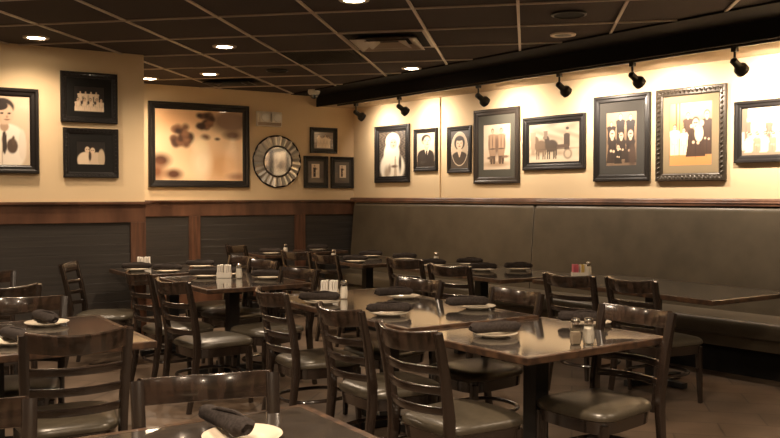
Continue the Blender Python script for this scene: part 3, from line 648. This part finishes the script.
# ------------------------------------------------------------------ track lights
Vv = -RW.n                                    # towards the booth wall
def track_light(px, py, label, e):
    x = 0.0
    while x < 16:
        q_ = RW.p0 + RW.d * x + RW.n * (soffoff(x) - .07)
        if 390 + F * q_.x / q_.y >= px: break
        x += .004
    o_ = soffoff(x) - .07
    P = RW.p0 + RW.d * x + RW.n * o_; P.z = SZ
    t = thing('track_light', P, 0, label, 'track light', None)
    bm = nb(); box(bm, -.022, .022, -.022, .022, -.055, -.022, .003, Matrix.Rotation(RW.ang, 4, 'Z')); link('mount', bm, M['black'], t)
    bm = nb(); tube(bm, [(0, 0, -.05), (0, 0, -.125)], .010, 8); link('stem', bm, M['black'], t)
    d = (Vv * 1.0 + Vector((0, 0, -.62)) + RW.d * .12).normalized()
    q = d.to_track_quat('Z', 'Y').to_matrix().to_4x4(); org = Vector((0, 0, -.135)) - d * .03
    bm = nb(); lathe(bm, [(0, -.005), (.020, 0), (.030, .01), (.030, .075), (.034, .085), (.050, .10), (.056, .115), (.056, .155), (.048, .155), (.045, .12), (0, .118)], 20, Matrix.Translation(org) @ q)
    bd = link('lamp_head', bm, M['black'], t, True)
    bm = nb(); lathe(bm, [(.044, .125), (0, .128)], 16, Matrix.Translation(org) @ q); link('bulb', bm, M['lens'], bd, True)
    src = P + org + d * .165
    spot(src, src + d, e, 155, 1, .03, (1, .83, .66))
for px, py, lb, e in ((356, 105, 'black track spotlight nearest the back corner', 34), (399, 99.5, 'black track spotlight above the bride portrait', 50), (478, 87.5, 'black track spotlight above the oval portrait and grey mat photo', 62), (558.5, 74, 'black track spotlight above the wide landscape photo', 66),
                  (631, 62.5, 'black track spotlight above the six person sepia photo', 78), (733, 46, 'black track spotlight above the rope edged frame, rightmost in view', 120)):
    track_light(px, py, lb, e)
track_light(860, 26, 'black track spotlight beyond the right edge of view', 150)
bm = nb(); v0 = rwloc(at(334, 104, SZ)); xa = v0[0]
pts = [(xa, -soffoff(xa) + .07, SZ - .0125), (14, -soffoff(14) + .07, SZ - .0125)]; sweep(bm, pts, .034, .022)
o = link('light_track', bm, M['black']); o.matrix_world = RW.mtx(); tag(o, 'long black lighting track under the edge of the black beam', 'light track')

# ------------------------------------------------------------------ chair
def make_chair():
    t = thing('dining_chair', (0, 0, 0))
    # padded seat: rounded trapezoid
    def outline(k, z, n=40):
        out = []
        for i in range(n):
            a = 2 * PI * i / n; c, s = math.cos(a), math.sin(a)
            e = .42
            x = math.copysign(abs(c) ** e, c); y = math.copysign(abs(s) ** e, s)
            wd = (.212 + .022 * y) * k; dp = .225 * k
            out.append((x * wd, y * dp + .018 + (.014 * (1 - x * x) if y > 0 else 0), z))
        return out
    def loft(layers):
        bm = nb(); rings = [[bm.verts.new(p) for p in outline(k, z)] for k, z in layers]
        for a, b in zip(rings, rings[1:]):
            for i in range(len(a)): bm.faces.new((a[i], a[(i + 1) % len(a)], b[(i + 1) % len(b)], b[i]))
        bm.faces.new(rings[0][::-1]); bm.faces.new(rings[-1]); return bm
    link('seat', loft([(1.0, .418), (1.03, .424), (1.035, .436), (1.01, .450), (.95, .461), (.80, .470), (.5, .476), (.2, .478)]), M['seat'], t, True)
    link('seat_frame', loft([(.93, .355), (.96, .358), (.985, .412), (.99, .418)]), M['chair'], t, True)
    for s in (-1, 1):
        bm = nb(); sweep(bm, [(s * .190, .200, .40), (s * .192, .206, .2), (s * .196, .214, 0)], [.042, .036, .026], [.042, .036, .026], up=(0, 1, 0)); link('front_leg', bm, M['chair'], t, True)
        bm = nb(); sweep(bm, [(s * .196, -.275, 0), (s * .198, -.235, .20), (s * .200, -.212, .40), (s * .202, -.212, .50), (s * .207, -.240, .68), (s * .212, -.286, .884)],
                         [.028, .032, .036, .038, .041, .043], [.032, .040, .046, .046, .038, .028], up=(0, 1, 0)); link('back_leg', bm, M['chair'], t, True)
    def yb(z): return -.212 - .072 * max(0, (z - .5) / .38) ** 1.25
    def rail(name, zc, hgt, th, bow, wext):
        bm = nb(); n = 12; pts = []
        for i in range(n + 1):
            f = -1 + 2 * i / n; pts.append((f * wext, yb(zc) - bow * (1 - f * f), zc + (.016 * f * f - .006 if name == 'crest_rail' else 0)))
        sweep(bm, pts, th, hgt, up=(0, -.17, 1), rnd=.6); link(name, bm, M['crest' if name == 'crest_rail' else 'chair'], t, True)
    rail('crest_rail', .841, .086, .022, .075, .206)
    for z in (.718, .628, .538): rail('slat', z, .036, .018, .066, .200)
    bm = nb(); pts = []
    for i in range(28):
        a = 2 * PI * i / 28; c, s = math.cos(a), math.sin(a)
        pts.append((math.copysign(abs(c) ** .75, c) * .184, math.copysign(abs(s) ** .75, s) * .212 - .010, .215))
    tube(bm, pts, .0115, 8, True); link('ring_stretcher', bm, M['chair'], t, True)
    return t
chair0 = make_chair(); used = [False]
FO = .284
def chair(name, a, b, rz, label, facing_off=FO, xy=None):
    """a, b: sight lines to the crest ends; rz: yaw, local +y is where the sitter looks"""
    if xy is None:
        A = at(*a, .885); B = at(*b, .885); c = (A + B) / 2
    else: c = Vector((*xy, 0))
    f = Vector((-math.sin(rz), math.cos(rz), 0))
    o = copy_tree(chair0) if used[0] else chair0
    used[0] = True
    o.location = (c.x + f.x * facing_off, c.y + f.y * facing_off, 0); o.rotation_euler = (0, 0, rz)
    tag(o, label, 'chair', 'ladder back dining chairs')
    return o
D = R
chair('C1', (18, 334), (134, 328), D(29), 'dark ladder back chair with its back to us at the front of the left table')
chair('C2', (130, 382), (278, 371), D(199), 'dark wooden chair facing us across the nearest bottom table')
chair('C3', None, None, D(205), 'dark wooden chair at the bottom left corner of view', xy=(-1.215, 2.335))
chair('C4', (-14, 301), (66, 299), D(195), 'chair with glossy crest rail facing us behind the left table', xy=(-2.07, 4.85))
chair('C5', None, None, D(38), 'dark chair turned away, just behind the glossy crested chair at far left', xy=(-2.46, 5.46))
chair('C6', None, None, D(200), 'dark chair whose crest just shows at the left edge of view', xy=(-3.06, 6.45))
chair('C7', (60, 263.6), (78, 262.5), D(-86), 'dark chair seen edge on standing alone near the charcoal wainscot at left')
chair('C8', (128, 271), (149, 273.5), D(-52), 'left chair of the pair at the back left table, beside wood post')
chair('C9', (158, 279), (187, 281), D(-48), 'chair with full side view in front of back left table, nearer of that pair')
chair('C10', (256.5, 286), (288, 295), D(-60), 'farthest of three chairs lined along the left of the middle tables')
chair('C11', (318, 302), (363, 312), D(-56), 'middle of three chairs lined along the left of the middle tables')
chair('C12', (377, 320), (441, 334), D(-54), 'nearest of three chairs lined along the left of the middle tables')
chair('C14', (491, 287), (543, 294), D(124), 'chair facing us across the middle table, right of the grey napkin on its far side')
chair('C15', (597, 303), (679, 314), D(127), 'chair tucked under the right end of the front table behind the glass shakers')
chair('C16', (396, 277), (443, 281.5), D(133), 'farther chair facing us on far side of the middle table, above two napkin plates')
chair('C17', (391, 257.5), (418, 260), D(-46), 'ladder back chair by the booth table, left one of that pair')
chair('C18', (434, 264), (464, 266), D(-44), 'ladder back chair by the booth table, right one of that pair')
chair('C19', (544, 272), (594.5, 277), D(-49), 'ladder back chair in front of right booth table, below the pink sugar caddy')
chair('C20', (606, 276), (656.5, 282), D(-58), 'rightmost ladder back chair at the right booth table')
chair('C21', (281, 267), (318, 270), D(136), 'chair facing us at the right end of the back left table, nearest the middle table')
chair('C22', (249, 258.5), (279, 262), D(132), 'brown crested chair facing us behind the back left table, middle of three')
chair('C23', (229, 254.6), (259, 258), D(134), 'brown crested chair facing us behind the back left table, farthest of three')
chair('C24', None, None, D(-50), 'dark chair at the left of the farthest table by the back wall', xy=(-1.80, 10.02))
chair('C25', (284, 250.5), (307, 252), D(-44), 'left of the two ladder back chairs at the far corner table')
chair('C26', (314, 252.5), (337.5, 256), D(-56), 'right of the two ladder back chairs at the far corner table')

# ------------------------------------------------------------------ tables
u = Vector((math.cos(R(-57)), math.sin(R(-57)), 0)); v = Vector((math.cos(R(33)), math.sin(R(33)), 0))
def table(near, Lb, Wd, label, z=.76, ang=None, npd=None, sign=1):
    """near: corner closest to the camera; Lb back along -u, Wd along v"""
    uu, vv = u, v
    if ang is not None:
        uu = Vector((math.cos(R(ang)), math.sin(R(ang)), 0)); vv = Vector((-uu.y, uu.x, 0))
    c = Vector((*near, 0)) - uu * Lb / 2 + vv * Wd / 2
    t = thing('restaurant_table', (c.x, c.y, 0), math.atan2(uu.y, uu.x), label, 'table', 'square edged restaurant tables')
    a, b = Lb / 2, Wd / 2; e = .028
    bm = nb(); box(bm, -a + e, a - e, -b + e, b - e, z - .028, z, 0); link('tabletop', bm, M['top'], t)
    bm = nb(); rings = []
    for ins, zz in ((e, z - .034), (.004, z - .034), (0, z - .030), (0, z - .003), (.003, z + .0005), (e, z + .0005)):
        rings.append([bm.verts.new(p) for p in ((-a + ins, -b + ins, zz), (a - ins, -b + ins, zz), (a - ins, b - ins, zz), (-a + ins, b - ins, zz))])
    for k in range(len(rings)):
        r1, r2 = rings[k], rings[(k + 1) % len(rings)]
        for q in range(4): bm.faces.new((r1[q], r1[(q + 1) % 4], r2[(q + 1) % 4], r2[q]))
    link('edge_band', bm, M['edge'], t)
    if npd is None: npd = 1
    for k in range(npd):
        x = 0 if npd == 1 else (-a * .55 if k == 0 else a * .55)
        bm = nb(); box(bm, x - .046, x + .046, -.046, .046, .05, z - .05, .006); pc = link('pedestal', bm, M['black'], t)
        bm = nb(); box(bm, x - .2, x + .2, -.2, .2, z - .052, z - .034, .004); link('support_plate', bm, M['black'], pc)
        bm = nb(); ft = .30
        for an in (0, 90):
            mt = Matrix.Translation((x, 0, 0)) @ Matrix.Rotation(R(an), 4, 'Z'); box(bm, -ft, ft, -.03, .03, .006, .05 + .004 * (an > 0), .008, mt)
        link('cross_base', bm, M['black'], t)
    return c, uu, vv
_n = at(527, 358.5, .753); _r = at(669, 336.8, .753); T1 = (_n.x, _n.y)
table(T1, .87, (_r - _n).length,  'front table with glass salt and pepper shakers, golden top', z=.753, ang=math.degrees(math.atan2(_r.y - _n.y, _r.x - _n.x)) - 90)
n2 = Vector((.59, 3.67, 0)) - u * .925
table((n2.x, n2.y), 1.75, .92, 'middle table with four napkin plates and white packet caddy', z=.768)
nl = Vector((-1.12, 4.12, 0)) - v * 1.3
tc_ = nl
table((nl.x, nl.y), 1.08, 1.3, 'left table cut by the left edge of view with one napkin plate')
n0 = Vector((-.29, 2.87, 0)) + u * .91 - v * 1.75
table((n0.x, n0.y), .91, 1.75, 'nearest table at the bottom edge of view, slate grey top')
table((-2.195, 7.345), .78, .95, 'small table against the left wall corner post', z=.775)
table((-1.36, 6.36), 1.18, .90, 'back left table with white packet caddy and napkin plates')
table((-1.45, 9.95), .62, .62, 'farthest table close to the back wall, left of the corner')
table((-.95, 10.62), .56, .50, 'far table nearest the back corner where banquette begins')
table((-.27, 8.65), 1.22, .85, 'far booth table behind a pair of ladder back chairs, near room corner')
table((.92, 7.11), 1.62, .90, 'long booth table in the middle of the banquette with several napkins')
table((2.14, 5.69), 1.75, .93, 'right booth table with pink and yellow sugar packets')

# ------------------------------------------------------------------ tableware
def make_plate():
    bm = nb(); lathe(bm, [(0, .004), (.055, .004), (.060, 0), (.066, 0), (.072, .006), (.100, .013), (.113, .019), (.1145, .0215), (.112, .022), (.098, .0165), (.072, .010), (.060, .0085), (0, .0085)], 36)
    return link('side_plate', bm, M['plate'], None, True)
plate0 = make_plate(); pused = [False]
def make_roll(seed):
    random.seed(seed)
    bm = nb(); n = 22; L = .262; rings = []
    for i in range(13):
        f = i / 12; x = -L / 2 + L * f
        r = .0305 + .005 * math.sin(f * 3 + seed) + .004 * (f if seed % 2 else 1 - f)
        sx = .5 + .5 * (1 - abs(2 * f - 1)) ** .2
        ring = []
        for k in range(n):
            a = 2 * PI * k / n
            rr = r * (1 + .10 * math.sin(2 * a + 4 * f + seed) + .035 * math.sin(5 * a + seed + 3 * f)) * (sx if i in (0, 12) else 1)
            zz = rr * math.sin(a) * .86
            ring.append(bm.verts.new((x + (.004 * math.sin(3 * a) if i in (0, 12) else 0), rr * math.cos(a) * 1.12, max(zz, -.0225) + .0235)))
        rings.append(ring)
    for a, b in zip(rings, rings[1:]):
        for k in range(n): bm.faces.new((a[k], a[(k + 1) % n], b[(k + 1) % n], b[k]))
    for e_, s in ((rings[0], 1), (rings[-1], -1)):      # rolled spiral ends pushed in
        inner = [bm.verts.new((vv_.co.x + s * .010, vv_.co.y * .55, .0235 + (vv_.co.z - .0235) * .55)) for vv_ in e_]
        for k in range(n): bm.faces.new((e_[k], e_[(k + 1) % n], inner[(k + 1) % n], inner[k]))
        bm.faces.new(inner)
    o = link('rolled_napkin', bm, M['napkin'], None, True)
    # folded flap lying along the roll
    bm = nb(); pts = [(-L * .40, -.018, .030), (-L * .1, -.004, .0525), (L * .15, .010, .053), (L * .42, .020, .042)]
    sweep(bm, pts, [.010, .022, .022, .008], [.008, .011, .011, .006], up=(0, .3, 1), rnd=.9)
    link('folded_flap', bm, M['napkin'], o, True)
    return o
rolls = [make_roll(s) for s in (1, 2, 3)]; rused = [False] * 3
def setting(pos, ang, lb, z=.76, off=(0, 0), k=None, sc=1):
    p = plate0 if not pused[0] else plate0.copy()
    if pused[0]: C.objects.link(p)
    pused[0] = True
    p.location = (pos[0], pos[1], z + .001); tag(p, 'cream plate under napkin ' + lb, 'plate', 'side plates under napkins')
    k = k if k is not None else random.randrange(3)
    if not rused[k]: r_ = rolls[k]; rused[k] = True
    else: r_ = copy_tree(rolls[k])
    r_.location = (pos[0] + off[0], pos[1] + off[1], z + .0225); r_.rotation_euler = (0, 0, ang)
    tag(r_, 'rolled charcoal napkin on plate ' + lb, 'napkin', 'rolled charcoal napkins')
def tp(px, py, z): q = at(px, py, z); return (q.x, q.y)
setting(tp(495, 336.5, .753), D(14), 'on the left half of the front table', .753, k=0)
setting(tp(590, 325, .753), D(-12), 'behind the glass shakers on front table', .753, (-.04, 0), k=1)
setting(tp(389, 315.5, .768), D(10), 'on the near left side of the middle table', .768, (.0, .01), k=2)
setting(tp(477, 308.8, .768), D(8), 'on the right side of the middle table', .768, (-.06, .0), k=0)
setting(tp(403, 298.5, .768), D(16), 'on the far side of the middle table', .768, (-.06, .0), k=1)
setting(tp(322, 304, .768), D(2), 'in front of packet caddy on the middle table', .768, (-.02, .03), k=2)
setting(tp(47, 325.5, .76), D(-50), 'at the back of the left table', k=1)
setting(tp(16, 344, .76), D(-50), 'at the left edge of the left table, mostly hidden', k=0)
setting((-.42, 2.43), D(-52), 'on the nearest bottom table', .76, (-.06, .06), k=2)
# back left tables
setting((-2.30, 7.80), D(4), 'nearest the left wall on the small table', .775, k=0)
setting((-1.98, 7.64), D(2), 'on the near side of the small left wall table', .775, k=1)
setting((-1.80, 8.15), D(8), 'on the wall side of the small left wall table', .775, k=2)
setting((-1.58, 7.32), D(3), 'left of the packet caddy on the back left table', k=0)
setting((-1.42, 7.50), D(8), 'on the far side of the back left table', k=2)
setting((-1.03, 7.20), D(0), 'at the right end of the back left table', k=1)
# far tables
setting((-1.42, 10.22), D(3), 'on the farthest table by the back wall', k=2)
setting((-.92, 10.92), D(2), 'on the far corner table by the back wall', k=0)
setting((-.36, 8.98), D(4), 'on the near end of the far booth table', k=1)
setting((-.22, 9.75), D(4), 'against the banquette on the far booth table', k=2)
setting((.16, 9.3), D(-4), 'on the right end of the far booth table', k=0)
setting((.42, 8.45), D(-4), 'beside the small shaker on the long booth table', k=1)
setting((.80, 8.62), D(2), 'on the banquette side of the long booth table, left', k=2)
setting((.86, 7.95), D(-3), 'in the middle of the long booth table, chair side', k=0)
setting((1.20, 8.02), D(-3), 'on the right end of the long booth table', k=1)
# shakers
def make_shaker(fill):
    t = thing('shaker', (0, 0, 0))
    bm = nb(); lathe(bm, [(0, .002), (.020, 0), (.023, .004), (.025, .02), (.0255, .045), (.022, .07), (.0165, .085), (.0165, .092)], 10); link('glass_body', bm, M['glass'], t)
    bm = nb(); top = .074 if fill == 'salt' else .055
    lathe(bm, [(0, .005), (.020, .005), (.0225, .02), (.023, .045), (.0195 if top > .06 else .0215, top)], 10); link('filling', bm, M[fill], t)
    bm = nb(); lathe(bm, [(.0185, .088), (.020, .091), (.020, .104), (.018, .110), (.010, .114), (0, .1145)], 16); link('lid', bm, M['chrome'], t, True)
    return t
sk = {'salt': make_shaker('salt'), 'pepper': make_shaker('pepper')}; skused = {'salt': 0, 'pepper': 0}
def shaker(kind, pos, lb, z=.76, sc=1):
    o = sk[kind] if not skused[kind] else copy_tree(sk[kind]); skused[kind] = 1
    o.location = (pos[0], pos[1], z + .001); o.rotation_euler = (0, 0, random.random()); o.scale = (1.1, 1.1, 1.1); tag(o, lb, 'salt shaker' if kind == 'salt' else 'pepper shaker', 'glass shakers with chrome lids')
shaker('pepper', tp(575.5, 344.5, .753), 'glass pepper shaker with chrome lid on the front table', .753)
shaker('salt', tp(588.5, 344, .753), 'glass salt shaker with chrome lid on the front table', .753)
shaker('salt', tp(344, 299, .768), 'glass salt shaker beside the caddy on the middle table', .768)
shaker('salt', (-1.27, 7.22), 'glass salt shaker beside the caddy on the back left table')
shaker('salt', (-1.24, 10.2), 'glass shaker on the farthest table close to the back wall')
shaker('salt', (-.60, 9.15), 'glass shaker on the left end of the far booth table')
shaker('salt', (.47, 8.72), 'glass shaker on the left end of the long booth table')
shaker('salt', tp(588.5, 276, .76), 'glass shaker behind the pink sugar packets on right booth table')
# packet caddies
def make_caddy():
    t = thing('packet_caddy', (0, 0, 0)); w, d, hh, th = .060, .034, .045, .004
    bm = nb(); box(bm, -w, w, -d, d, 0, .005, .001); link('base', bm, M['ceramic'], t)
    for s in (-1, 1):
        bm = nb(); box(bm, -w, w, s * d - th / 2, s * d + th / 2, .004, hh, .001); link('side_wall', bm, M['ceramic'], t)
        bm = nb(); box(bm, s * w - th / 2, s * w + th / 2, -d + th / 2, d - th / 2, .004, hh, .001); link('side_wall', bm, M['ceramic'], t)
    bm = nb(); box(bm, -.001, .001, -d + .003, d - .003, .005, hh - .003); link('divider', bm, M['ceramic'], t)
    return t
cad0 = make_caddy(); cused = [False]
bm = nb(); v_ = box(bm, -.0060, .0060, -.028, .028, 0, .100, .003); pk0 = link('sugar_packet', bm, M['packet']); pkused = [False]
pkm = {}
def packet_mesh(m):
    if m not in pkm:
        me = pk0.data.copy(); me.materials.clear(); me.materials.append(M[m]); pkm[m] = me
    return pkm[m]
def caddy(pos, ang, where, cols, z=.76):
    o = cad0 if not cused[0] else copy_tree(cad0); cused[0] = True
    o.location = (pos[0], pos[1], z + .001); o.rotation_euler = (0, 0, ang); tag(o, 'white packet caddy ' + where, 'caddy', 'white packet caddies')
    for i, cname in enumerate(cols):
        n = len(cols); x = -.050 + .100 * i / (n - 1)
        if abs(x) < .007: x = .008
        if pkused[0]: p = pk0.copy(); C.objects.link(p)
        else: p = pk0; pkused[0] = True
        p.data = packet_mesh(cname) if cname != 'packet' else pk0.data
        q = Matrix.Rotation(ang, 4, 'Z') @ Vector((x, 0, 0))
        p.location = (pos[0] + q.x, pos[1] + q.y, z + .0075 + .006 * random.random()); p.rotation_euler = (0, 0, ang)
        nm = {'packet': 'white', 'pinkpacket': 'pink', 'yellowpacket': 'yellow'}[cname]
        tag(p, nm + ' sugar packet standing in the caddy ' + where, 'sugar packet', nm + ' sugar packets ' + where)
W7 = ['packet'] * 7
cp = tp(329.5, 296.5, .768); caddy(cp, D(-6), 'on the middle table', W7, .768)
caddy((-1.41, 7.30), D(2), 'on the back left table', W7)
caddy((-2.30, 8.02), D(5), 'on the small table by the left wall post', W7, .775)
cp = tp(579, 277.5, .76); caddy((cp[0], cp[1]), D(2), 'on the right booth table', ['pinkpacket', 'pinkpacket', 'pinkpacket', 'packet', 'yellowpacket', 'yellowpacket', 'packet'])

# ------------------------------------------------------------------ world and colour
w = bpy.data.worlds.new('world'); bpy.context.scene.world = w; w.use_nodes = True
w.node_tree.nodes['Background'].inputs[0].default_value = (.9, .7, .5, 1); w.node_tree.nodes['Background'].inputs[1].default_value = .02
vs = bpy.context.scene.view_settings
vs.view_transform = 'Standard'; vs.look = 'None'; vs.gamma = 1; vs.use_curve_mapping = False; vs.exposure = 0.18
